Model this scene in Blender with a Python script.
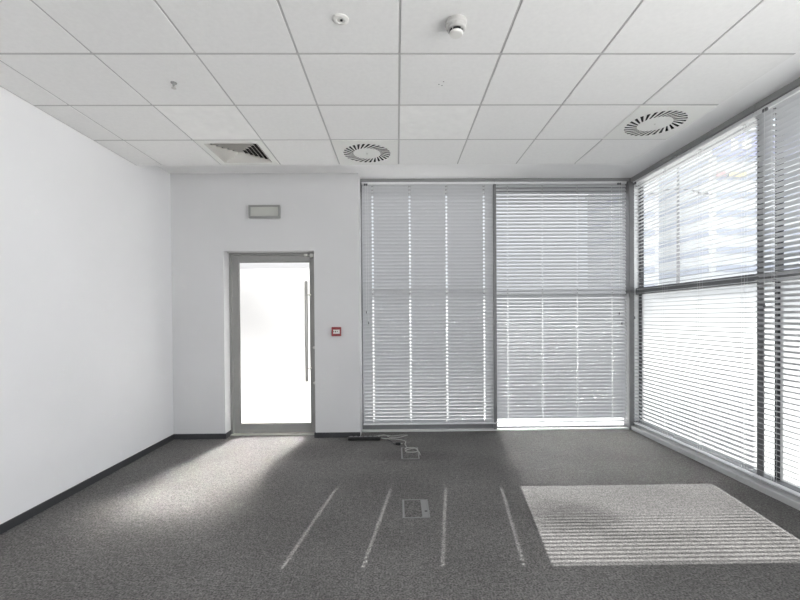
import bpy, bmesh, math, random
from mathutils import Vector, Matrix
random.seed(7)
sc = bpy.context.scene
for o in list(bpy.data.objects): bpy.data.objects.remove(o)
C = sc.collection

# ---------------------------------------------------------------- camera
EYE = 1.4117
cam_d = bpy.data.cameras.new('camera'); cam = bpy.data.objects.new('camera', cam_d); C.objects.link(cam)
F = 419.39; CX, CY = 402.307, 321.363
cam_d.sensor_fit = 'HORIZONTAL'; cam_d.sensor_width = 36.0
cam_d.lens = F/800*36.0
cam_d.shift_x = -(CX-400)/800; cam_d.shift_y = (CY-300)/800
cam_d.clip_start = 0.02; cam_d.clip_end = 500
yaw, pitch, roll = -0.0119, -0.0100, -0.0072
# forward / right / up of the camera in the room
def unproject(a, b):
    c, s = math.cos(roll), math.sin(roll)
    a, b = c*a+s*b, -s*a+c*b
    x, y, z = a, 1.0, -b
    if True:
        c, s = math.cos(pitch), math.sin(pitch); y, z = c*y-s*z, s*y+c*z
        c, s = math.cos(yaw), math.sin(yaw); x, y = c*x-s*y, s*x+c*y
    return Vector((x, y, z))
fw = unproject(0, 0); rt = (unproject(1, 0)-fw).normalized(); up = (unproject(0, -1)-fw).normalized()
fw.normalize()
M = Matrix((rt, up, -fw)).transposed().to_4x4(); M.translation = Vector((0, 0, EYE))
cam.matrix_world = M
sc.camera = cam
sc.cycles.sample_clamp_indirect = 0.0   # keeps the sun scattered through the frosted panes

# ---------------------------------------------------------------- view, sky, sun, added fill
sc.view_settings.view_transform = 'Standard'; sc.view_settings.look = 'None'
sc.view_settings.gamma = 1.0; sc.view_settings.use_curve_mapping = False
sc.view_settings.exposure = 0.0

w = bpy.data.worlds.new('sky'); sc.world = w; w.use_nodes = True
nt = w.node_tree; nt.nodes.clear()
out = nt.nodes.new('ShaderNodeOutputWorld'); bg = nt.nodes.new('ShaderNodeBackground')
tc = nt.nodes.new('ShaderNodeTexCoord'); nz = nt.nodes.new('ShaderNodeTexNoise'); nz.inputs['Scale'].default_value = 2.2
nz.inputs['Detail'].default_value = 5
rp = nt.nodes.new('ShaderNodeValToRGB')
rp.color_ramp.elements[0].position = 0.35; rp.color_ramp.elements[0].color = (0.90, 0.94, 1.0, 1)
rp.color_ramp.elements[1].position = 0.65; rp.color_ramp.elements[1].color = (1.0, 0.99, 0.985, 1)
nt.links.new(tc.outputs['Generated'], nz.inputs['Vector']); nt.links.new(nz.outputs['Fac'], rp.inputs['Fac'])
nt.links.new(rp.outputs['Color'], bg.inputs['Color']); bg.inputs['Strength'].default_value = 2.3
nt.links.new(bg.outputs[0], out.inputs[0])

sun_d = bpy.data.lights.new('sun', 'SUN'); sun_d.energy = 26.0; sun_d.angle = 0.0045; sun_d.color = (1.0, 0.975, 0.94)
sun = bpy.data.objects.new('sun', sun_d); C.objects.link(sun); sun.location = (1, 9, 9)
sun.rotation_euler = Vector((-0.13, -1.0, -1.002)).to_track_quat('-Z', 'Y').to_euler()

def area(name, loc, aim, sx, sy, power, col=(1, 1, 1)):
    d = bpy.data.lights.new(name, 'AREA'); d.shape = 'RECTANGLE'; d.size = sx; d.size_y = sy; d.energy = power; d.color = col
    o = bpy.data.objects.new(name, d); C.objects.link(o); o.location = loc
    o.rotation_euler = Vector(aim).to_track_quat('-Z', 'Y').to_euler(); return o
# fill lamps added outside the unseen windows behind the camera to brighten the room
area('fill_side_windows', (3.5, -0.85, 1.45), (-1, -0.30, 0.40), 4.5, 2.9, 190, (1.0, 0.975, 0.975))
area('fill_rear_windows', (0.0, -3.75, 1.62), (0, 1, 0), 4.6, 2.8, 15, (1.0, 0.975, 0.975))

# ---------------------------------------------------------------- measures of the room
XL, XR, YW, YG, YR = -2.632, 2.880, 4.935, 5.137, -3.2
ZT, ZC = 2.969, 3.103          # tile face, plaster ceiling above the perimeter pocket
XE, YE = 2.395, 4.297          # where the suspended tiles end
XC = -0.445                    # corner of the solid back wall and the glazing

# ---------------------------------------------------------------- helpers
def tag(o, label=None, cat=None, group=None, kind=None):
    if label: o['label'] = label
    if cat: o['category'] = cat
    if group: o['group'] = group
    if kind: o['kind'] = kind
    return o
def wloc(o):
    v = Vector((0, 0, 0))
    while o is not None: v += o.location; o = o.parent
    return v
def thing(name, loc, label=None, cat=None, group=None, kind=None):
    o = bpy.data.objects.new(name, None); C.objects.link(o); o.location = loc; o.empty_display_size = 0.1
    return tag(o, label, cat, group, kind)
def obj(name, bm, m, parent=None, at=None, smooth=False, bevel=0.0):
    """bm is in room coordinates; the origin goes to the parent's base, or to `at`."""
    base = wloc(parent) if parent else Vector(at if at else (0, 0, 0))
    bm.transform(Matrix.Translation(-base))
    me = bpy.data.meshes.new(name); bm.to_mesh(me); bm.free()
    for mm in (m if isinstance(m, (list, tuple)) else [m]): me.materials.append(mm)
    if smooth:
        for p in me.polygons: p.use_smooth = True
    o = bpy.data.objects.new(name, me); C.objects.link(o)
    if parent: o.parent = parent
    else: o.location = base
    if smooth:
        md = o.modifiers.new('split', 'EDGE_SPLIT'); md.split_angle = math.radians(38)
    if bevel:
        b = o.modifiers.new('bevel', 'BEVEL'); b.width = bevel; b.segments = 2; b.limit_method = 'ANGLE'
    return o
def bx(bm, x0, x1, y0, y1, z0, z1, mi=0):
    v = [bm.verts.new((x, y, z)) for z in (z0, z1) for y in (y0, y1) for x in (x0, x1)]
    for q in ((0, 2, 3, 1), (4, 5, 7, 6), (0, 1, 5, 4), (2, 6, 7, 3), (1, 3, 7, 5), (0, 4, 6, 2)):
        f = bm.faces.new([v[i] for i in q]); f.material_index = mi
    return bm
def box(*a): return bx(bmesh.new(), *a)
def boxes(*l):
    bm = bmesh.new()
    for a in l: bx(bm, *a)
    return bm
def lathe(bm, c, prof, n=40, axis='z', mi=0, cap=True):
    """prof: list of (radius, offset along axis)."""
    c = Vector(c); rings = []
    for r, h in prof:
        ring = []
        for k in range(n):
            a = 2*math.pi*k/n; p, q = r*math.cos(a), r*math.sin(a)
            ring.append(bm.verts.new(c+Vector({'z': (p, q, h), 'y': (p, h, q), 'x': (h, p, q)}[axis])))
        rings.append(ring)
    for a, b in zip(rings, rings[1:]):
        for k in range(n):
            f = bm.faces.new((a[k], a[(k+1) % n], b[(k+1) % n], b[k])); f.material_index = mi
    if cap:
        for r in (rings[0], rings[-1]):
            f = bm.faces.new(r); f.material_index = mi
    bmesh.ops.recalc_face_normals(bm, faces=bm.faces)
    return bm
def tube(bm, pts, r, n=8):
    pts = [Vector(p) for p in pts]; rings = []
    for i, p in enumerate(pts):
        d = (pts[min(i+1, len(pts)-1)]-pts[max(i-1, 0)]).normalized()
        u = d.orthogonal() if abs(d.z) > .95 else d.cross(Vector((0, 0, 1)))
        u.normalize(); v = d.cross(u)
        rings.append([bm.verts.new(p+r*(math.cos(2*math.pi*k/n)*u+math.sin(2*math.pi*k/n)*v)) for k in range(n)])
    for a, b in zip(rings, rings[1:]):
        for k in range(n): bm.faces.new((a[k], a[(k+1) % n], b[(k+1) % n], b[k]))
    bm.faces.new(rings[0]); bm.faces.new(rings[-1])
    bmesh.ops.recalc_face_normals(bm, faces=bm.faces)
    return bm
def spline(ctrl, n=10):
    P = [Vector(p) for p in ctrl]; P = [P[0]]+P+[P[-1]]; o = []
    for i in range(1, len(P)-2):
        for k in range(n):
            t = k/n; a, b, c, d = P[i-1:i+3]
            o.append(0.5*((2*b)+(c-a)*t+(2*a-5*b+4*c-d)*t*t+(3*b-a-3*c+d)*t**3))
    o.append(P[-2]); return o

# ---------------------------------------------------------------- materials
def mat(name, col, rough=0.6, metal=0.0, spec=0.5, noise=None, bump=None, transl=0.0, emit=None):
    """noise=(scale, amount): soft mottling of the colour; bump=(scale, strength)."""
    m = bpy.data.materials.new(name); m.use_nodes = True; t = m.node_tree; b = t.nodes['Principled BSDF']
    col = tuple(col) if hasattr(col, '__len__') else (col,)*3
    b.inputs['Base Color'].default_value = (*col, 1); b.inputs['Roughness'].default_value = rough
    b.inputs['Metallic'].default_value = metal; b.inputs['Specular IOR Level'].default_value = spec
    tx = t.nodes.new('ShaderNodeTexCoord')
    if noise:
        n = t.nodes.new('ShaderNodeTexNoise'); n.inputs['Scale'].default_value = noise[0]; n.inputs['Detail'].default_value = 6
        r = t.nodes.new('ShaderNodeValToRGB'); lo, hi = 1-noise[1], 1+noise[1]
        r.color_ramp.elements[0].position = .3; r.color_ramp.elements[1].position = .7
        r.color_ramp.elements[0].color = (*[c*lo for c in col], 1); r.color_ramp.elements[1].color = (*[min(1, c*hi) for c in col], 1)
        t.links.new(tx.outputs['Object'], n.inputs['Vector']); t.links.new(n.outputs['Fac'], r.inputs['Fac'])
        t.links.new(r.outputs['Color'], b.inputs['Base Color'])
    if bump:
        n2 = t.nodes.new('ShaderNodeTexNoise'); n2.inputs['Scale'].default_value = bump[0]; n2.inputs['Detail'].default_value = 4
        bp = t.nodes.new('ShaderNodeBump'); bp.inputs['Strength'].default_value = bump[1]; bp.inputs['Distance'].default_value = .004
        t.links.new(tx.outputs['Object'], n2.inputs['Vector']); t.links.new(n2.outputs['Fac'], bp.inputs['Height'])
        t.links.new(bp.outputs['Normal'], b.inputs['Normal'])
    if transl:
        tr = t.nodes.new('ShaderNodeBsdfTranslucent'); tr.inputs['Color'].default_value = (*col, 1)
        mx = t.nodes.new('ShaderNodeMixShader'); mx.inputs[0].default_value = transl
        t.links.new(b.outputs[0], mx.inputs[1]); t.links.new(tr.outputs[0], mx.inputs[2])
        t.links.new(mx.outputs[0], t.nodes['Material Output'].inputs['Surface'])
    return m

PAINT_SHADED = mat('white wall shaded tone', (.655, .65, .655), .85, spec=.25, noise=(1.4, .02), bump=(90, .05))  # same paint as the left wall, darkened for the back wall's shade
PAINT_LIT = mat('white wall lit tone', (.785, .782, .79), .85, spec=.25, noise=(1.1, .02), bump=(90, .05))  # same paint, kept lighter as the brightly lit left wall
PLASTER = mat('white plaster ceiling', (.91, .905, .90), .9, spec=.2, noise=(2, .015))
TILE = mat('mineral fibre tile', (.85, .845, .835), .95, spec=.1, noise=(40, .02), bump=(160, .15))
TILE2 = mat('mineral fibre tile cleaner', (.90, .895, .88), .95, spec=.1, noise=(14, .03), bump=(160, .15))
GRID = mat('tile grid metal', (.50, .49, .485), .6)
METAL_W = mat('white enamelled metal', (.80, .80, .77), .45)
METAL_D = mat('diffuser louvre paint', (.74, .72, .68), .5)
DARK = mat('dark duct interior', (.012, .012, .012), .9)
ALU = mat('grey window aluminium', (.20, .20, .205), .42, metal=.15, noise=(8, .05))
ALU_L = mat('light grey aluminium sill', (.64, .64, .64), .4, metal=.2)
ALU_D = mat('door aluminium', (.30, .297, .288), .42, metal=.2)
GASKET = mat('black rubber gasket', (.012, .012, .016), .6)
BASE = mat('dark grey skirting', (.040, .041, .044), .55)
STEEL = mat('brushed steel', (.56, .55, .52), .42, metal=.45)
SLAT = mat('blind slat enamel', (.55, .555, .57), .38, transl=.03)
RAIL = mat('blind rail enamel', (.78, .78, .79), .4)
RAIL_G = mat('grey blind channel', (.30, .30, .30), .5)
CORD = mat('blind cord', (.72, .72, .72), .8)
TASSEL = mat('smoky plastic tassel', (.12, .12, .13), .3)
RED = mat('red plastic', (.24, .022, .027), .35)
WHITE_P = mat('white plastic', (.78, .77, .74), .4)
GREY_P = mat('grey plastic', (.30, .30, .29), .45)
LENS = mat('ribbed lamp lens', (.60, .60, .57), .25)
DET = mat('aged white plastic', (.50, .49, .475), .45)  # duller grey than the white plastic
BLACK_P = mat('black plastic', (.010, .010, .011), .4)
CABLE_W = mat('pale cable sheath', (.42, .42, .40), .5)
BOXMET = mat('floor box metal', (.27, .27, .265), .45, metal=.4)

def carpet_mat(name, k=1.0):
    m = bpy.data.materials.new(name); m.use_nodes = True; t = m.node_tree; b = t.nodes['Principled BSDF']
    b.inputs['Roughness'].default_value = 1.0; b.inputs['Specular IOR Level'].default_value = .08
    tx = t.nodes.new('ShaderNodeTexCoord')
    def noise(s, d=4):
        n = t.nodes.new('ShaderNodeTexNoise'); n.inputs['Scale'].default_value = s; n.inputs['Detail'].default_value = d
        t.links.new(tx.outputs['Object'], n.inputs['Vector']); return n
    def ramp(src, p0, p1, a, bb):
        r = t.nodes.new('ShaderNodeValToRGB'); r.color_ramp.elements[0].position = p0; r.color_ramp.elements[1].position = p1
        r.color_ramp.elements[0].color = (a, a, a, 1); r.color_ramp.elements[1].color = (bb, bb, bb, 1)
        t.links.new(src.outputs['Fac'], r.inputs['Fac']); return r
    def mul(a, bb):
        x = t.nodes.new('ShaderNodeMix'); x.data_type = 'RGBA'; x.blend_type = 'MULTIPLY'; x.inputs[0].default_value = 1
        t.links.new(a.outputs[0] if a.type != 'MIX' else a.outputs[2], x.inputs[6]); t.links.new(bb.outputs[0], x.inputs[7]); return x
    fine = ramp(noise(95, 5), .36, .66, .55, 1.45)
    mid = ramp(noise(30, 3), .35, .65, .84, 1.12)
    big = ramp(noise(1.6, 5), .35, .65, .90, 1.08)
    smear = ramp(noise(5.5, 3), .62, .75, 1.0, 1.22)
    # old spill marks on the carpet (ellipses with ragged rims): x, y, rx, ry
    n0 = noise(7, 4); stain = None
    for sx_, sy_, rx_, ry_, dk in ((1.24, 2.93, .32, .24, .64), (1.72, 2.66, .40, .07, .85), (-.75, 3.95, .55, .30, 1.15), (.15, 4.25, .5, .16, .86)):
        mp = t.nodes.new('ShaderNodeMapping'); mp.vector_type = 'TEXTURE'; mp.inputs['Location'].default_value = (sx_, sy_, 0); mp.inputs['Scale'].default_value = (rx_, ry_, 1)
        ln = t.nodes.new('ShaderNodeVectorMath'); ln.operation = 'LENGTH'
        t.links.new(tx.outputs['Object'], mp.inputs['Vector']); t.links.new(mp.outputs[0], ln.inputs[0])
        ad = t.nodes.new('ShaderNodeMath'); ad.operation = 'ADD'; t.links.new(ln.outputs['Value'], ad.inputs[0]); t.links.new(n0.outputs['Fac'], ad.inputs[1])
        mr = t.nodes.new('ShaderNodeMapRange'); mr.inputs[1].default_value = 1.05; mr.inputs[2].default_value = 1.75; mr.inputs[3].default_value = dk; mr.inputs[4].default_value = 1.0
        t.links.new(ad.outputs[0], mr.inputs[0])
        if stain is None: stain = mr.outputs[0]
        else:
            mm = t.nodes.new('ShaderNodeMath'); mm.operation = 'MULTIPLY'; t.links.new(stain, mm.inputs[0]); t.links.new(mr.outputs[0], mm.inputs[1]); stain = mm.outputs[0]
    rgb = t.nodes.new('ShaderNodeRGB'); rgb.outputs[0].default_value = (.172*k, .166*k, .161*k, 1)
    r = mul(mul(mul(mul(rgb, fine), mid), big), smear)
    vs = t.nodes.new('ShaderNodeVectorMath'); vs.operation = 'SCALE'; t.links.new(r.outputs[2], vs.inputs[0]); t.links.new(stain, vs.inputs['Scale'])
    t.links.new(vs.outputs[0], b.inputs['Base Color'])
    n = noise(220, 3); bp = t.nodes.new('ShaderNodeBump'); bp.inputs['Strength'].default_value = .6; bp.inputs['Distance'].default_value = .005
    t.links.new(n.outputs['Fac'], bp.inputs['Height']); t.links.new(bp.outputs['Normal'], b.inputs['Normal'])
    return m
CARPET = carpet_mat('grey loop carpet')

def glass_mat(name, tint=(.93, .95, .96)):
    m = bpy.data.materials.new(name); m.use_nodes = True; t = m.node_tree; t.nodes.clear()
    o = t.nodes.new('ShaderNodeOutputMaterial'); a = t.nodes.new('ShaderNodeBsdfTransparent'); g = t.nodes.new('ShaderNodeBsdfGlossy')
    a.inputs[0].default_value = (*tint, 1); g.inputs['Roughness'].default_value = .02
    fr = t.nodes.new('ShaderNodeFresnel'); fr.inputs[0].default_value = 1.3
    ge = t.nodes.new('ShaderNodeNewGeometry'); mt = t.nodes.new('ShaderNodeMath'); mt.operation = 'SUBTRACT'; mt.inputs[0].default_value = 1
    m3 = t.nodes.new('ShaderNodeMath'); m3.operation = 'MULTIPLY'; t.links.new(ge.outputs['Backfacing'], mt.inputs[1])
    t.links.new(fr.outputs[0], m3.inputs[0]); t.links.new(mt.outputs[0], m3.inputs[1])
    mx = t.nodes.new('ShaderNodeMixShader'); t.links.new(m3.outputs[0], mx.inputs[0])
    t.links.new(a.outputs[0], mx.inputs[1]); t.links.new(g.outputs[0], mx.inputs[2]); t.links.new(mx.outputs[0], o.inputs[0]); return m
GLASS = glass_mat('clear window glass')
GLASS_C = glass_mat('extra clear door glass', (.99, .99, .99))
GLASS_T = glass_mat('solar control glass', (.70, .71, .72))
def frost_mat(name, tcol, rough, mixr, rcol, cloud=0.12):
    """frosted film: part scattered evenly, part thrown forward."""
    m = bpy.data.materials.new(name); m.use_nodes = True; t = m.node_tree; t.nodes.clear()
    o = t.nodes.new('ShaderNodeOutputMaterial'); a = t.nodes.new('ShaderNodeBsdfTranslucent'); g = t.nodes.new('ShaderNodeBsdfRefraction')
    d = t.nodes.new('ShaderNodeBsdfDiffuse'); d.inputs[0].default_value = (.75, .77, .78, 1)
    g.inputs['Roughness'].default_value = rough; g.inputs['IOR'].default_value = 1.085
    g.inputs[0].default_value = (rcol, rcol, rcol, 1)
    tx = t.nodes.new('ShaderNodeTexCoord'); n = t.nodes.new('ShaderNodeTexNoise'); n.inputs['Scale'].default_value = 1.7; n.inputs['Detail'].default_value = 2
    r = t.nodes.new('ShaderNodeValToRGB'); r.color_ramp.elements[0].position = .35; r.color_ramp.elements[1].position = .7
    r.color_ramp.elements[0].color = (tcol*(1-cloud),)*3+(1,); r.color_ramp.elements[1].color = (tcol*(1+cloud*.5),)*3+(1,)
    t.links.new(tx.outputs['Object'], n.inputs['Vector']); t.links.new(n.outputs['Fac'], r.inputs['Fac']); t.links.new(r.outputs[0], a.inputs[0])
    mx = t.nodes.new('ShaderNodeMixShader'); mx.inputs[0].default_value = mixr
    t.links.new(a.outputs[0], mx.inputs[1]); t.links.new(g.outputs[0], mx.inputs[2])
    m2 = t.nodes.new('ShaderNodeMixShader'); m2.inputs[0].default_value = .1
    t.links.new(mx.outputs[0], m2.inputs[1]); t.links.new(d.outputs[0], m2.inputs[2])
    t.links.new(m2.outputs[0], o.inputs[0]); return m
FROST = frost_mat('frosted film', .48, 1.0, .58, .75)
FROST_DOOR = frost_mat('frosted door film', .45, 1.0, .88, .99)

# ================================================================ STRUCTURE
S = dict(kind='structure')
tag(obj('floor', box(XL-.2, 3.10, YR-.3, 5.32, -.12, 0), CARPET), kind='structure')
tag(obj('wall_left', box(XL-.2, XL, YR-.2, 5.32, 0, 3.30), PAINT_LIT), kind='structure')
DX0, DX1, DZ = -2.028, -.972, 2.20
tag(obj('wall_back', boxes((XL, DX0, YW, 5.32, 0, 3.30), (DX1, XC, YW, 5.32, 0, 3.30), (DX0, DX1, YW, 5.32, DZ, 3.30)), PAINT_SHADED), kind='structure')
# unseen rear wall behind the camera, its openings added to let in more daylight
tag(obj('wall_rear', boxes((XL, -2.3, YR-.2, YR, 0, 3.3), (2.3, 3.1, YR-.2, YR, 0, 3.3), (-2.3, 2.3, YR-.2, YR, 0, .2), (-2.3, 2.3, YR-.2, YR, 3.0, 3.3)), PAINT_SHADED), kind='structure')

# ceiling: plaster slab, then the suspended tiles and the grid that carries them
ceil = tag(obj('ceiling', box(XL, 3.12, YR, 5.32, ZC, 3.30), PLASTER), kind='structure')
xs = [XL] + [-2.3756+.6*k for k in range(8)] + [XE]
ys = [YE-.6*k for k in range(13) if YE-.6*k > YR]+[YR]
ys = ys[::-1]
SWIRL = [(3, 11), ]  # filled below by centre test
openings = [(-.2756, 3.997, .297), (-1.4756, 3.997, .297), (2.1, 3.397, .297)]
bm = bmesh.new(); g = .0065
for i in range(len(xs)-1):
    for j in range(len(ys)-1):
        x0, x1, y0, y1 = xs[i], xs[i+1], ys[j], ys[j+1]
        cx, cy = (x0+x1)/2, (y0+y1)/2
        if any(abs(cx-a) < .2 and abs(cy-b) < .2 for a, b, r in openings): continue
        light = (abs(cx-.3244) < .1 and abs(cy-3.397) < .1) or (abs(cx+1.4756) < .1 and abs(cy-3.397) < .1)
        a0 = x0 if i == 0 else x0+g; a1 = x1 if i == len(xs)-2 else x1-g
        b0 = y0 if j == 0 else y0+.0085; b1 = y1 if j == len(ys)-2 else y1-.0085
        bx(bm, a0, a1, b0, b1, ZT, ZT+.018, 1 if light else 0)
tl = obj('ceiling_tiles', bm, [TILE, TILE2], ceil, bevel=.002)
bm = bmesh.new()
for x in xs[1:-1]: bx(bm, x-.012, x+.012, YR, YE-.004, ZT+.004, ZT+.040)
bx(bm, XL, XL+.006, YR, YE, ZT-.0, ZT+.03)
for y in ys[1:-1]: bx(bm, XL, XE-.004, y-.012, y+.012, ZT+.0012, ZT+.038)
obj('ceiling_grid', bm, GRID, ceil)
obj('ceiling_edge', boxes((XL, XE, YE-.004, YE+.010, ZT, ZC), (XE-.004, XE+.010, YR, YE+.010, ZT, ZC)), PLASTER, ceil)

# skirting
h, t_ = .062, .012
tag(obj('baseboard_left', box(XL, XL+t_, YR, YW, 0, h), BASE, bevel=.002), kind='structure')
tag(obj('baseboard_back', boxes((XL+t_, DX0, YW-t_, YW, 0, h), (DX0, DX0+t_, YW-t_, 5.09, 0, h), (DX1, XC, YW-t_, YW, 0, h), (DX1-t_, DX1, YW-t_, 5.09, 0, h)), BASE, bevel=.002), kind='structure')

# ---- glazing -------------------------------------------------------------
ZR0, ZR1 = 1.673, 1.753        # transom
YP, XP = 5.262, 3.060          # planes of the glass
def window_back(n, x0, x1, zb=.085):
    t = thing('window_%d' % n, ((x0+x1)/2, YP, 0), kind='structure')
    obj('window_frame', boxes((x0, x1, 5.215, 5.30, .0, zb), (x0, x1, 5.215, 5.30, 2.955, ZC),
        (x0, x0+.035, 5.215, 5.30, zb, 2.955), (x1-.035, x1, 5.215, 5.30, zb, 2.955)), ALU, t, bevel=.002)
    obj('transom', box(x0+.035, x1-.035, 5.205, 5.29, ZR0, ZR1), ALU, t, bevel=.002)
    obj('upper_pane', box(x0+.035, x1-.035, YP, YP+.008, ZR1, 2.955), GLASS_T, t)
    p = obj('lower_pane', box(x0+.035, x1-.035, YP, YP+.008, zb, ZR0), GLASS, t)
    bm = bmesh.new(); v = [bm.verts.new(c) for c in ((x0+.035, YP-.001, zb), (x1-.035, YP-.001, zb), (x1-.035, YP-.001, ZR0), (x0+.035, YP-.001, ZR0))]
    bm.faces.new(v[::-1]); obj('frosted_film', bm, FROST, p)
    return t
def window_side(n, y0, y1, frosted=True):
    t = thing('window_%d' % n, (XP, (y0+y1)/2, 0), kind='structure')
    obj('window_frame', boxes((2.99, 3.08, y0, y1, .0, .085), (2.99, 3.08, y0, y1, 3.02, ZC),
        (3.035, 3.08, y0, y0+.012, .085, 3.02), (3.035, 3.07, y1-.012, y1, .085, 3.02)), ALU, t, bevel=.002)
    obj('gasket', boxes((3.030, 3.085, y1-.013, y1+.0005, .085, 3.02), (2.955, 2.985, y0, y1, .060, .078)), GASKET, t)
    obj('transom', box(2.985, 3.07, y0+.012, y1-.013, ZR0, ZR1), ALU, t, bevel=.002)
    obj('upper_pane', box(XP, XP+.008, y0+.012, y1-.012, ZR1, 3.02), GLASS, t)
    p = obj('lower_pane', box(XP, XP+.008, y0+.012, y1-.012, .085, ZR0), GLASS, t)
    if frosted:
        bm = bmesh.new(); v = [bm.verts.new(c) for c in ((XP-.001, y0+.012, .085), (XP-.001, y1-.012, .085), (XP-.001, y1-.012, ZR0), (XP-.001, y0+.012, ZR0))]
        bm.faces.new(v[::-1]); obj('frosted_film', bm, FROST, p)
    return t
window_back(1, XC, 1.206, .112); window_back(2, 1.206, 2.90, .032)
MY = (3.352, 3.412)            # mullion on the window side
window_side(3, 3.325, 5.225); window_side(4, 1.43, 3.325); window_side(5, -.43, 1.375, False); window_side(6, -2.29, -.485, False)
window_side(7, -3.2, -2.345, False)
rear = thing('window_8', (0, YR-.1, .2), kind='structure')  # unseen rear window added for more daylight
obj('window_frame', boxes((-2.3, 2.3, YR-.13, YR-.05, .2, .27), (-2.3, 2.3, YR-.13, YR-.05, 2.93, 3.0), (-2.3, -2.24, YR-.13, YR-.05, .27, 2.93),
    (2.24, 2.3, YR-.13, YR-.05, .27, 2.93), (-.03, .03, YR-.13, YR-.05, .27, 2.93)), ALU, rear)
obj('pane', boxes((-2.24, -.03, YR-.09, YR-.082, .27, 2.93), (.03, 2.24, YR-.09, YR-.082, .27, 2.93)), GLASS, rear)
# posts, head channels and sills
tag(obj('trim_1', box(2.862, 2.925, 5.137, 5.30, 0, ZC), ALU, bevel=.003), kind='structure')
tag(obj('trim_2', boxes((2.925, 3.09, 5.226, 5.30, 0, ZC)), ALU_L), kind='structure')
for n, (a, b) in enumerate([MY, (1.375, 1.43), (-.485, -.43), (-2.345, -2.29)]):
    tag(obj('trim_%d' % (3+n), box(2.955, 2.968, a, b, .06, ZC), ALU, bevel=.003), kind='structure')
tag(obj('trim_7', box(1.188, 1.224, 5.15, 5.215, .02, ZC), ALU, bevel=.002), kind='structure')
tag(obj('trim_8', boxes((2.880, 2.955, YR, 5.137, 0, .052), (2.955, 3.09, YR, 5.20, 0, .060)), ALU_L, bevel=.004), kind='structure')
tag(obj('trim_9', boxes((XC, 2.862, 5.145, 5.215, 0, .018)), ALU_L, bevel=.003), kind='structure')
# grey channel under the plaster that carries the blinds (joints between lengths)
bm = bmesh.new()
for a, b in ((3.352, 5.137), (1.402, 3.346), (-1.2, 1.396), (YR, -1.206)): bx(bm, 2.882, 2.935, a, b, 3.052, ZC)
tag(obj('trim_10', bm, RAIL_G, bevel=.002), kind='structure')
bm = bmesh.new()
for a, b in ((XC+.004, 1.203), (1.209, 2.860)): bx(bm, a, b, 5.138, 5.19, 3.066, ZC)
tag(obj('trim_11', bm, RAIL_G, bevel=.002), kind='structure')

# ---- door ----------------------------------------------------------------
door = thing('door_1', ((DX0+DX1)/2, 5.13, 0), kind='structure')
fy0, fy1 = 5.095, 5.165
obj('door_frame', boxes((DX0, DX0+.030, fy0, fy1, 0, DZ), (DX1-.022, DX1, fy0, fy1, 0, DZ), (DX0+.03, DX1-.022, fy0, fy1, DZ-.028, DZ)), ALU_D, door, bevel=.002)
obj('threshold', box(DX0, DX1, 5.05, 5.25, 0, .012), STEEL, door, bevel=.002)
lx0, lx1, lz0, lz1 = DX0+.036, DX1-.026, .018, DZ-.034
gx0, gx1, gz0, gz1 = -1.920, -1.052, .122, 2.095
leaf = obj('door_leaf', boxes((lx0, gx0, 5.108, 5.158, lz0, lz1), (gx1, lx1, 5.108, 5.158, lz0, lz1),
    (gx0, gx1, 5.108, 5.158, lz0, gz0), (gx0, gx1, 5.108, 5.158, gz1, lz1)), ALU_D, door, bevel=.003)
b = .012
obj('glazing_bead', boxes((gx0, gx0+b, 5.114, 5.126, gz0, gz1), (gx1-b, gx1, 5.114, 5.126, gz0, gz1), (gx0+b, gx1-b, 5.114, 5.126, gz0, gz0+b), (gx0+b, gx1-b, 5.114, 5.126, gz1-b, gz1)), ALU_D, leaf, bevel=.002)
obj('glass_pane', box(gx0, gx1, 5.135, 5.143, gz0, gz1), GLASS_C, leaf)
bm = bmesh.new(); bm.faces.new([bm.verts.new(c) for c in ((gx0, 5.134, gz1), (gx1, 5.134, gz1), (gx1, 5.134, gz0), (gx0, 5.134, gz0))])
obj('frosted_film', bm, FROST_DOOR, leaf)
hx = -1.092
bm = bmesh.new(); lathe(bm, (hx, 5.045, 0), [(.018, .645), (.020, .650), (.020, 1.846), (.018, 1.851)], 20)
for z in (.80, 1.69): lathe(bm, (hx, 0, z), [(.009, 5.045), (.009, 5.095)], 12, 'y'); tube(bm, [(hx, 5.092, z), (hx+.05, 5.104, z)], .008); 
obj('pull_handle', bm, STEEL, leaf, smooth=True)
obj('door_closer', boxes((-1.115, -1.075, 5.06, 5.095, 2.150, 2.182), (-1.045, -1.000, 5.055, 5.095, 2.140, 2.185), (-1.08, -1.04, 5.072, 5.084, 2.160, 2.170)), STEEL, door, bevel=.004)
lk = bmesh.new()
for z in (1.05, .62): lathe(lk, (-1.012, 5.108, z), [(.016, 0), (.016, -.012), (.010, -.014)], 16, 'y')
obj('lock_cylinder', lk, STEEL, leaf, smooth=True)

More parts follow.
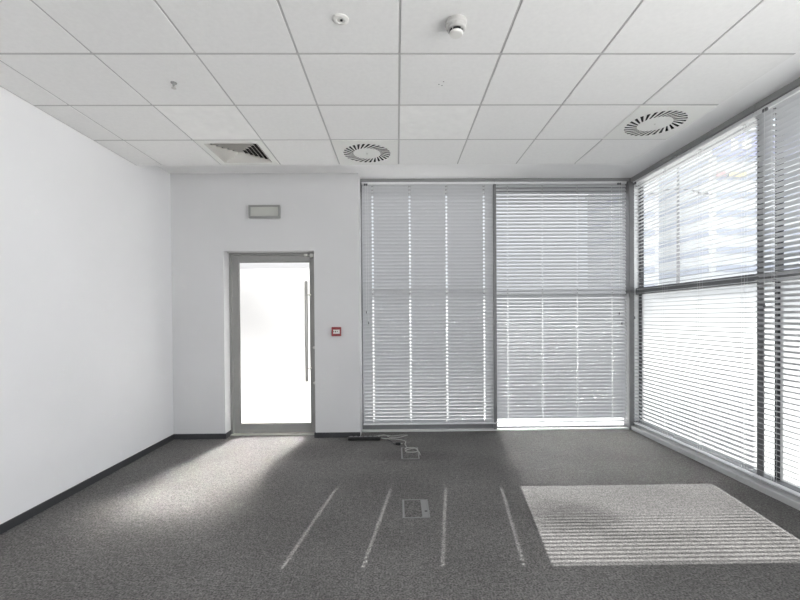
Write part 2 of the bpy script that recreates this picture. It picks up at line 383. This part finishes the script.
# ================================================================ VENETIAN BLINDS
def blind(root, axis, p0, p1, plane, zt, zb, tilt, ladders, pitch=.0425, w=.050, cords=None, inward=-1, hole=.0108):
    """axis 'x': the slats run along x at y=plane; axis 'y': along y at x=plane.
    tilt>0 lifts the outer edge; inward is the sign pointing into the room along the other axis."""
    def P(s, d, z):            # s along the blind, d towards the room
        return (s, plane+inward*d, z) if axis == 'x' else (plane+inward*d, s, z)
    def bbox(bm, s0, s1, d0, d1, z0, z1):
        a, b_ = P(s0, d0, z0), P(s1, d1, z1)
        bx(bm, min(a[0], b_[0]), max(a[0], b_[0]), min(a[1], b_[1]), max(a[1], b_[1]), z0, z1)
    bm = bmesh.new(); bbox(bm, p0, p1, -.026, .026, zt-.028, zt); 
    obj('headrail', bm, RAIL, root, bevel=.003)
    bm = bmesh.new(); bbox(bm, p0, p1, -.025, .025, zb, zb+.014); obj('bottom_rail', bm, RAIL, root, bevel=.004)
    # slats
    bm = bmesh.new(); ct, st = math.cos(tilt), math.sin(tilt)
    nseg = 4; crown = .0035; th = .0007
    zs = []; z = zt-.050
    while z > zb+.028: zs.append(z); z -= pitch
    def section(s, zc, u, side):
        d = u*ct; zz = -u*st       # u: -w/2 outer .. +w/2 inner; tilt>0: outer edge up
        c = crown*(1-(2*u/w)**2)+side*th/2
        return P(s, d+c*st, zc+zz+c*ct)
    def strip(s0, s1, zc, u0, u1, n):
        top0 = [bm.verts.new(section(s0, zc, u0+(u1-u0)*k/n, 1)) for k in range(n+1)]
        top1 = [bm.verts.new(section(s1, zc, u0+(u1-u0)*k/n, 1)) for k in range(n+1)]
        bo0 = [bm.verts.new(section(s0, zc, u0+(u1-u0)*k/n, -1)) for k in range(n+1)]
        bo1 = [bm.verts.new(section(s1, zc, u0+(u1-u0)*k/n, -1)) for k in range(n+1)]
        for k in range(n):
            bm.faces.new((top0[k], top1[k], top1[k+1], top0[k+1])); bm.faces.new((bo0[k], bo0[k+1], bo1[k+1], bo1[k]))
        bm.faces.new((top0[0], bo0[0], bo1[0], top1[0])); bm.faces.new((top0[n], top1[n], bo1[n], bo0[n]))
        bm.faces.new(top0+bo0[::-1]); bm.faces.new(top1[::-1]+bo1)
    for zc in zs:
        jit = random.uniform(-.00015, .00015); cur = p0+.001
        for L in ladders:
            strip(cur, L-hole, zc+jit, -w/2, w/2, nseg)
            strip(L-hole, L+hole, zc+jit, -w/2, -.009, 1); strip(L-hole, L+hole, zc+jit, .009, w/2, 1)
            cur = L+hole
        strip(cur, p1-.001, zc+jit, -w/2, w/2, nseg)
    bmesh.ops.recalc_face_normals(bm, faces=bm.faces)
    obj('slats', bm, SLAT, root)
    for L in ladders:
        bm = bmesh.new()
        e = w/2*abs(ct)+.0015
        tube(bm, [P(L-.004, e, zt-.02), P(L-.004, e, zb+.01)], .0009, 5)
        tube(bm, [P(L+.004, -e, zt-.02), P(L+.004, -e, zb+.01)], .0009, 5)
        tube(bm, [P(L+.001, 0, zt-.02), P(L+.001, 0, zb+.01)], .0011, 5)
        obj('ladder_cord', bm, CORD, root)
    if cords:
        for s, zl in cords:
            bm = bmesh.new(); tube(bm, [P(s, .034, zt-.015), P(s+.003, .037, (zt+zl)/2), P(s, .034, zl)], .0012, 6)
            c = obj('pull_cord', bm, CORD, root)
            bm = bmesh.new(); lathe(bm, P(s, .034, zl-.030), [(.008, 0), (.0085, .006), (.0045, .032)], 12)
            obj('tassel', bm, TASSEL, c, smooth=True)
        s = cords[0][0]; bm = bmesh.new(); bbox(bm, s-.02, s+.025, .020, .034, zt-.045, zt-.020)
        obj('tilter', bm, TASSEL, root, bevel=.003)
D = math.radians
r = thing('venetian_blind', (.387, 5.165, .06), 'closed grey venetian blind beside the solid wall, its slats shut tight', 'blind')
blind(r, 'x', -.425, 1.2055, 5.165, 3.064, .088, D(-63.5), [-.295, .161, .613, 1.074], cords=[(-.375, 1.49), (-.350, 1.36)])
r = thing('venetian_blind', (2.02, 5.165, .06), 'half open venetian blind on the back wall, ending at the corner post', 'blind')
blind(r, 'x', 1.2065, 2.832, 5.165, 3.064, .100, D(60), [1.365, 1.795, 2.228, 2.660], w=.045, hole=.0065, cords=[(2.735, 1.45), (2.765, 1.33)])
r = thing('venetian_blind', (2.935, 4.24, .06), 'bright venetian blind on the side windows between corner post and mullion, slats level', 'blind')
blind(r, 'y', 3.388, 5.118, 2.925, 3.050, .085, D(1.5), [3.50, 4.02, 4.55, 5.02], cords=[(5.075, 1.40)])
r = thing('venetian_blind', (2.935, 2.40, .06), 'shaded blue-grey venetian blind cut off by the right edge, slats tilted', 'blind')
blind(r, 'y', 1.42, 3.380, 2.885+.04, 3.050, .085, D(-24), [1.55, 2.05, 2.60, 3.22], cords=[(3.27, 1.50)])

# ================================================================ CEILING FITTINGS
def swirl(cx, cy, half, ro, ri, n, label, skew=.32):
    t = thing('swirl_diffuser', (cx, cy, ZT), label, 'ceiling diffuser')
    bm = bmesh.new(); N = n*4; z0 = ZT-.004
    def ring(rad, off=0): return [bm.verts.new((cx+rad*math.cos(2*math.pi*k/N+off), cy+rad*math.sin(2*math.pi*k/N+off), z0)) for k in range(N)]
    sq = []
    for k in range(N):
        a = 2*math.pi*k/N; c, s = math.cos(a), math.sin(a); m_ = half/max(abs(c), abs(s)); sq.append(bm.verts.new((cx+m_*c, cy+m_*s, z0)))
    sqt = [bm.verts.new((v.co.x, v.co.y, z0+.012)) for v in sq]
    o1 = ring(ro+.012); a1 = ring(ro); b1 = ring(ri, -skew); c1 = ring(ri-.012, -skew)
    for k in range(N):
        q = (k+1) % N
        bm.faces.new((sq[k], sq[q], o1[q], o1[k])); bm.faces.new((sqt[k], sqt[q], sq[q], sq[k]))
        bm.faces.new((o1[k], o1[q], a1[q], a1[k])); bm.faces.new((b1[k], b1[q], c1[q], c1[k]))
        if k % 4 in (0, 1): bm.faces.new((a1[k], a1[q], b1[q], b1[k]))
    bm.faces.new(c1); bmesh.ops.remove_doubles(bm, verts=bm.verts, dist=1e-5)
    ff = [f for f in bm.faces]
    bmesh.ops.recalc_face_normals(bm, faces=ff)
    obj('face_plate', bm, METAL_W, t)
    bm = bmesh.new()
    for k in range(n):         # angled vanes above the slots
        a = 2*math.pi*(4*k+2.0)/N
        p = [Vector((ro*math.cos(a), ro*math.sin(a), 0)), Vector((ri*math.cos(a-skew), ri*math.sin(a-skew), 0))]
        a2 = a+2*math.pi*1.2/N
        q = [Vector((ro*math.cos(a2), ro*math.sin(a2), .028)), Vector((ri*math.cos(a2-skew), ri*math.sin(a2-skew), .028))]
        cc = Vector((cx, cy, z0+.001)); v = [bm.verts.new(cc+u) for u in (p[0], p[1], q[1], q[0])]
        v2 = [bm.verts.new(x.co+Vector((.0012*math.sin(a), -.0012*math.cos(a), 0))) for x in v]
        bm.faces.new(v); bm.faces.new(v2[::-1])
        for i in range(4): bm.faces.new((v[i], v2[i], v2[(i+1) % 4], v[(i+1) % 4]))
    obj('vanes', bm, BLACK_P, t)
    hh = half-.012
    bm = boxes((cx-hh, cx+hh, cy-hh, cy+hh, ZT+.085, ZT+.09), (cx-hh, cx-hh+.004, cy-hh, cy+hh, ZT+.009, ZT+.085), (cx+hh-.004, cx+hh, cy-hh, cy+hh, ZT+.009, ZT+.085),
        (cx-hh, cx+hh, cy-hh, cy-hh+.004, ZT+.009, ZT+.085), (cx-hh, cx+hh, cy+hh-.004, cy+hh, ZT+.009, ZT+.085))
    obj('plenum_box', bm, DARK, t)
    bm = lathe(bmesh.new(), (cx, cy, z0), [(.006, 0), (.006, -.003), (.004, -.004)], 12); obj('centre_screw', bm, STEEL, t)
swirl(-.2756, 3.997, .292, .222, .128, 28, 'round swirl diffuser in a square white plate, near the middle of the ceiling')
swirl(2.103, 3.397, .288, .222, .128, 28, 'round swirl diffuser in a square white plate, beside the side windows')

t = thing('square_diffuser', (-1.4756, 3.997, ZT), 'square four-way air diffuser with nested louvres in the ceiling above the door', 'ceiling diffuser')
cx, cy = -1.4756, 3.997
bm = bmesh.new()
bx(bm, cx-.292, cx+.292, cy-.292, cy-.238, ZT-.004, ZT+.008); bx(bm, cx-.292, cx+.292, cy+.238, cy+.292, ZT-.004, ZT+.008)
bx(bm, cx-.292, cx-.238, cy-.238, cy+.238, ZT-.004, ZT+.008); bx(bm, cx+.238, cx+.292, cy-.238, cy+.238, ZT-.004, ZT+.008)
obj('face_frame', bm, METAL_W, t, bevel=.002)
for i in range(6):
    ho = .232-.036*i; hi = ho-.025; bm = bmesh.new()
    hi = max(hi, .012)
    rings = []
    for hw, z in ((ho, ZT-.003), (hi, ZT+.024), (hi+.0014, ZT+.0255), (ho+.0014, ZT-.0015)):
        rings.append([bm.verts.new((cx+sx*hw, cy+sy*hw, z)) for sx, sy in ((-1, -1), (1, -1), (1, 1), (-1, 1))])
    for a, b_ in zip(rings, rings[1:]+rings[:1]):
        for k in range(4): bm.faces.new((a[k], a[(k+1) % 4], b_[(k+1) % 4], b_[k]))
    bmesh.ops.recalc_face_normals(bm, faces=bm.faces)
    obj('louvre_ring', bm, METAL_D, t)
hh = .275
obj('plenum_box', boxes((cx-hh, cx+hh, cy-hh, cy+hh, ZT+.085, ZT+.09), (cx-hh, cx-hh+.004, cy-hh, cy+hh, ZT+.009, ZT+.085), (cx+hh-.004, cx+hh, cy-hh, cy+hh, ZT+.009, ZT+.085),
    (cx-hh, cx+hh, cy-hh, cy-hh+.004, ZT+.009, ZT+.085), (cx-hh, cx+hh, cy+hh-.004, cy+hh, ZT+.009, ZT+.085)), DARK, t)

sx, sy = .322, 2.225
t = thing('smoke_detector', (sx, sy, ZT), 'white smoke detector hanging from the ceiling tile nearest the camera', 'smoke detector')
obj('mounting_base', lathe(bmesh.new(), (sx, sy, ZT), [(.054, 0), (.056, -.004), (.056, -.022), (.050, -.028)]), DET, t, smooth=True)
obj('detector_body', lathe(bmesh.new(), (sx, sy, ZT), [(.050, -.024), (.051, -.030), (.049, -.042), (.043, -.047)]), DET, t, smooth=True)
obj('sensing_chamber', lathe(bmesh.new(), (sx, sy, ZT), [(.036, -.045), (.036, -.060)]), BLACK_P, t, smooth=True)
obj('detector_cap', lathe(bmesh.new(), (sx, sy, ZT), [(.036, -.059), (.037, -.063), (.032, -.070), (.018, -.072)]), WHITE_P, t, smooth=True)
for k in range(5):
    a = 2*math.pi*k/5+.3; x, y = sx+.040*math.cos(a), sy+.040*math.sin(a)
    obj('cage_rib', tube(bmesh.new(), [(x, y, ZT-.045), (x-.005*math.cos(a), y-.005*math.sin(a), ZT-.062)], .0022, 6), DET, t)

px_, py_ = -.284, 2.206
t = thing('ceiling_sensor', (px_, py_, ZT), 'flat round white sensor disc set in the ceiling tile left of the smoke detector', 'sensor')
obj('sensor_disc', lathe(bmesh.new(), (px_, py_, ZT), [(.042, 0), (.042, -.005), (.036, -.009), (.022, -.010), (.020, -.006)]), WHITE_P, t, smooth=True)
obj('sensor_lens', lathe(bmesh.new(), (px_+.004, py_, ZT), [(.007, -.005), (.007, -.010), (.003, -.012)], 16), BLACK_P, t, smooth=True)

px_, py_ = -1.463, 2.80
t = thing('sprinkler_head', (px_, py_, ZT), 'small grey sprinkler head poking out of a ceiling tile on the left', 'sprinkler')
obj('escutcheon', lathe(bmesh.new(), (px_, py_, ZT), [(.020, 0), (.019, -.004), (.012, -.006)], 20), GREY_P, t, smooth=True)
obj('nozzle', lathe(bmesh.new(), (px_, py_, ZT), [(.008, -.005), (.008, -.018), (.005, -.022), (.005, -.034)], 16), GREY_P, t, smooth=True)
bm = lathe(bmesh.new(), (px_, py_, ZT), [(.014, -.034), (.015, -.037), (.006, -.039)], 20)
tube(bm, [(px_-.008, py_, ZT-.018), (px_-.011, py_, ZT-.028), (px_-.003, py_, ZT-.036)], .0018, 6); tube(bm, [(px_+.008, py_, ZT-.018), (px_+.011, py_, ZT-.028), (px_+.003, py_, ZT-.036)], .0018, 6)
obj('deflector', bm, STEEL, t, smooth=True)
# three small screw holes in a tile
bm = bmesh.new()
for dx, dy in ((-.012, .02), (.016, -.012), (.010, .034)): lathe(bm, (.302+dx, 2.80+dy, ZT-.0004), [(.004, 0), (.004, -.0006)], 10)
obj('screw_holes', bm, BLACK_P, ceil)

# ================================================================ WALL FITTINGS
ex0, ex1, ez0, ez1 = -1.712, -1.350, 2.572, 2.722
t = thing('emergency_light', ((ex0+ex1)/2, YW, ez0), 'unlit grey rectangular emergency light mounted on the wall above the door', 'emergency light')
obj('backplate', box(ex0+.006, ex1-.006, YW-.030, YW, ez0+.006, ez1-.006), GREY_P, t, bevel=.006)
fr = .022
obj('housing_frame', boxes((ex0, ex1, YW-.058, YW-.028, ez0, ez0+fr), (ex0, ex1, YW-.058, YW-.028, ez1-fr, ez1), (ex0, ex0+fr, YW-.058, YW-.028, ez0+fr, ez1-fr), (ex1-fr, ex1, YW-.058, YW-.028, ez0+fr, ez1-fr)), GREY_P, t, bevel=.004)
bm = bmesh.new(); n = 14; zz0, zz1 = ez0+fr, ez1-fr
for k in range(n):
    a = zz0+(zz1-zz0)*k/n; b_ = zz0+(zz1-zz0)*(k+1)/n; m_ = (a+b_)/2
    v = [bm.verts.new(p) for p in ((ex0+fr, YW-.046, a), (ex1-fr, YW-.046, a), (ex1-fr, YW-.051, m_), (ex0+fr, YW-.051, m_), (ex1-fr, YW-.046, b_), (ex0+fr, YW-.046, b_))]
    bm.faces.new((v[0], v[1], v[2], v[3])); bm.faces.new((v[3], v[2], v[4], v[5]))
    q = [bm.verts.new(p) for p in ((ex0+fr, YW-.029, a), (ex1-fr, YW-.029, a), (ex1-fr, YW-.029, b_), (ex0+fr, YW-.029, b_))]
    bm.faces.new((q[0], q[3], q[2], q[1])); bm.faces.new((v[0], v[3], v[5], q[3], q[0])); bm.faces.new((v[1], q[1], q[2], v[4], v[2]))
obj('lens', bm, LENS, t)

t = thing('fire_call_point', (-.721, YW, 1.195), 'red square fire alarm call point on the wall right of the door handle', 'alarm button')
obj('backbox', box(-.773, -.669, YW-.030, YW, 1.200, 1.298), RED, t, bevel=.004)
obj('front_cover', boxes((-.777, -.665, YW-.046, YW-.028, 1.272, 1.302), (-.777, -.665, YW-.046, YW-.028, 1.196, 1.224), (-.777, -.759, YW-.046, YW-.028, 1.224, 1.272), (-.683, -.665, YW-.046, YW-.028, 1.224, 1.272)), RED, t, bevel=.003)
pn = obj('push_pane', box(-.759, -.683, YW-.038, YW-.029, 1.224, 1.272), WHITE_P, t, bevel=.001)
bm = lathe(bmesh.new(), (-.721, YW-.038, 1.249), [(.008, 0), (.008, -.0012)], 18, 'y')
def tri(bm, pts):
    f = [bm.verts.new((x, YW-.0382, z)) for x, z in pts]; g_ = [bm.verts.new((x, YW-.0394, z)) for x, z in pts]
    bm.faces.new(g_); bm.faces.new(f[::-1])
    for k in range(3): bm.faces.new((f[k], f[(k+1) % 3], g_[(k+1) % 3], g_[k]))
t.location.x += .011
tri(bm, ((-.748, 1.256), (-.748, 1.242), (-.734, 1.249))); tri(bm, ((-.694, 1.242), (-.694, 1.256), (-.708, 1.249)))
obj('arrow_mark', bm, BLACK_P, pn)

# ================================================================ ON THE FLOOR
def flap_box(name, x0, x1, y0, y1, label, handle_right=True, opened=False):
    t = thing(name, (x0, y0, 0), label, 'floor box'); fw_ = .014
    obj('rim', boxes((x0, x1, y0, y0+fw_*.7, 0, .005), (x0, x1, y1-fw_*.7, y1, 0, .005), (x0, x0+fw_, y0, y1, 0, .0052), (x1-fw_*.7, x1, y0, y1, 0, .0052)), BOXMET, t, bevel=.001)
    k = .045 if handle_right else .0
    obj('carpet_lid', box(x0+fw_+.002, x1-fw_*.7-k-.002, y0+.012, y1-.012, 0, .004), CARPET, t)
    if handle_right:
        pl = obj('flap_plate', box(x1-.010-k, x1-.011, y0+.012, y1-.012, 0, .0045), BOXMET, t, bevel=.001)
        obj('finger_hole', lathe(bmesh.new(), (x1-.024, y0+.10, .0046), [(.011, 0), (.011, .0005)], 16), BLACK_P, pl)
    return t
flap_box('floor_box', .028, .222, 2.925, 3.222, 'metal rimmed floor box with carpet lid, closed, in the middle of the carpet')
t = flap_box('floor_box', .030, .212, 4.150, 4.520, 'faint floor box near the closed blind with a cable lying on its lid', False)

t = thing('power_strip', (-.38, 4.83, 0), 'black power strip lying on the carpet at the end of the wall', 'power strip')
obj('strip_body', box(-.575, -.205, 4.795, 4.850, 0, .040), BLACK_P, t, bevel=.008)
bm = bmesh.new()
for k in range(6): lathe(bm, (-.540+.055*k, 4.8225, .0395), [(.021, 0), (.021, .003), (.018, .0032)], 20)
obj('socket', bm, TASSEL, t, smooth=True)
obj('rocker_switch', box(-.232, -.214, 4.808, 4.836, .038, .045), GREY_P, t, bevel=.002)
r_ = .0045
def cable(name, pts, m, label, r=r_):
    bm = tube(bmesh.new(), spline([(x, y, z+r+.0008) for x, y, z in pts]), r, 8)
    return tag(obj(name, bm, m, at=(pts[0][0], pts[0][1], 0), smooth=True), label, 'cable')
cable('loose_cable', [(-.46, 4.885, 0), (-.38, 4.905, 0), (-.27, 4.90, .015), (-.16, 4.935, .02), (-.09, 4.86, .01), (.00, 4.85, .012), (.08, 4.955, 0), (.11, 4.985, 0), (.03, 4.99, 0), (-.07, 4.955, 0.0), (-.13, 4.985, 0.0), (-.22, 4.975, 0)], CABLE_W,
      'pale cable tangled on the carpet behind the black power strip')
cable('loose_cable', [(-.196, 4.82, .018), (-.14, 4.80, .014), (-.06, 4.835, 0), (.03, 4.80, 0), (.085, 4.73, 0), (.075, 4.62, 0.004), (.09, 4.53, .004)], CABLE_W,
      'pale cable running from the end of the power strip towards the floor box')
cable('loose_cable', [(.070, 4.44, .005), (.10, 4.49, .005), (.17, 4.485, .005), (.205, 4.42, .005), (.185, 4.35, .005), (.10, 4.34, .005), (.075, 4.38, .005), (.11, 4.43, .006), (.18, 4.42, .016), (.215, 4.33, .008), (.222, 4.25, .003)], CABLE_W,
      'pale cable coiled in a loop on top of the faint floor box')
cable('extension_lead', [(-.30, 4.868, .004), (-.24, 4.882, .004), (-.17, 4.862, .004), (-.115, 4.80, 0), (-.07, 4.72, 0), (-.055, 4.65, 0), (-.031, 4.62, .006)], BLACK_P, 'black lead curling out behind the power strip', .005)
t = thing('black_plug', (0, 4.62, 0), 'small black plug lying on the carpet between power strip and floor box', 'plug')
bm = box(-.030, .028, 4.600, 4.640, 0, .030); obj('plug_body', bm, BLACK_P, t, bevel=.007)
bm = bmesh.new()
for dy in (-.009, .009): lathe(bm, (.027, 4.62+dy, .016), [(.0024, 0), (.0024, .018), (.0015, .020)], 8, 'x')
obj('plug_pin', bm, STEEL, t)

# ================================================================ OUTSIDE
PAVE = mat('grey paving', (.38, .375, .365), .9, noise=(.6, .08))
FAC = mat('pale facade', (.60, .61, .62), .8, noise=(.3, .04))
FACB = mat('facade glazing band', (.42, .44, .50), .35)
SIGN_B = mat('blue-violet fascia', (.42, .43, .60), .6)
tag(obj('ground', box(-120, 140, -60, 190, -.6, -.14), PAVE), kind='structure')
def building(x0, x1, y0, y1, ztop, fl, label, fascia=False):
    t = thing('office_building', ((x0+x1)/2, (y0+y1)/2, -.14), label, 'building')
    obj('facade', box(x0, x1, y0, y1, -.14, ztop), FAC, t)
    z = 2.6; n = 0
    while z < ztop-2 and n < 20:
        obj('window_band', boxes((x0+.8, x1-.8, y0-.12, y0+.02, z, z+1.1), (x0-.12, x0+.02, y0+.8, y1-.8, z, z+1.1)), FACB, t); z += fl; n += 1
    obj('roof_parapet', box(x0-.4, x1+.4, y0-.4, y1+.4, ztop, ztop+.7), FAC, t)
    if fascia: obj('fascia_sign', box(x0+.2, x1-.5, y0-.35, y0-.02, ztop-4.2, ztop-.4), SIGN_B, t)
    return t
tall = building(54.5, 92, 72, 95, 33.0, 3.15, 'tall pale office block with dark window bands seen through the side windows', True)
building(42, 49, 78, 92, 27.0, 3.4, 'narrower pale office block behind the lamp post outside')
t = thing('backdrop', (-9, 20, -.14), 'low grey outbuilding added beyond the frosted glass door to dim it', 'building')  # unseen block added outside to darken the view through the door
obj('wall', box(-18, -1.5, 18.5, 21.5, -.14, 4.1), mat('backdrop grey', (.25, .25, .25), .9, noise=(.5, .05)), t)
obj('backdrop_cap', box(-18.2, -1.3, 18.3, 21.7, 4.1, 4.3), FAC, t)
SG = [mat('sign red', (.62, .42, .42), .6), mat('sign yellow', (.68, .60, .42), .6), mat('sign white', (.8, .8, .8), .6)]
for mi_, (a, b_, c, d_) in ((0, (55.0, 56.6, 25.2, 26.0)), (1, (57.2, 60.2, 25.1, 25.9)), (2, (57.5, 58.6, 29.6, 31.6)), (2, (59.4, 60.9, 29.9, 31.4))):
    obj('sign_panel', box(a, b_, 71.5, 71.64, c, d_), SG[mi_], tall)
t = thing('street_lamp', (13.5, 20, -.14), 'thin grey double-arm street lamp outside the side windows', 'street lamp')
obj('pole', lathe(bmesh.new(), (13.5, 20, -.14), [(.09, 0), (.05, 8.9)], 14), ALU, t, smooth=True)
obj('arm', tube(bmesh.new(), [(12.4, 20, 7.25), (12.9, 20, 7.42), (13.5, 20, 7.45), (14.1, 20, 7.42), (14.6, 20, 7.25)], .035), ALU, t)
obj('lamp_head', boxes((12.1, 12.5, 19.9, 20.1, 7.18, 7.26)), ALU, t); obj('lamp_head', boxes((14.5, 14.9, 19.9, 20.1, 7.18, 7.26)), ALU, t)
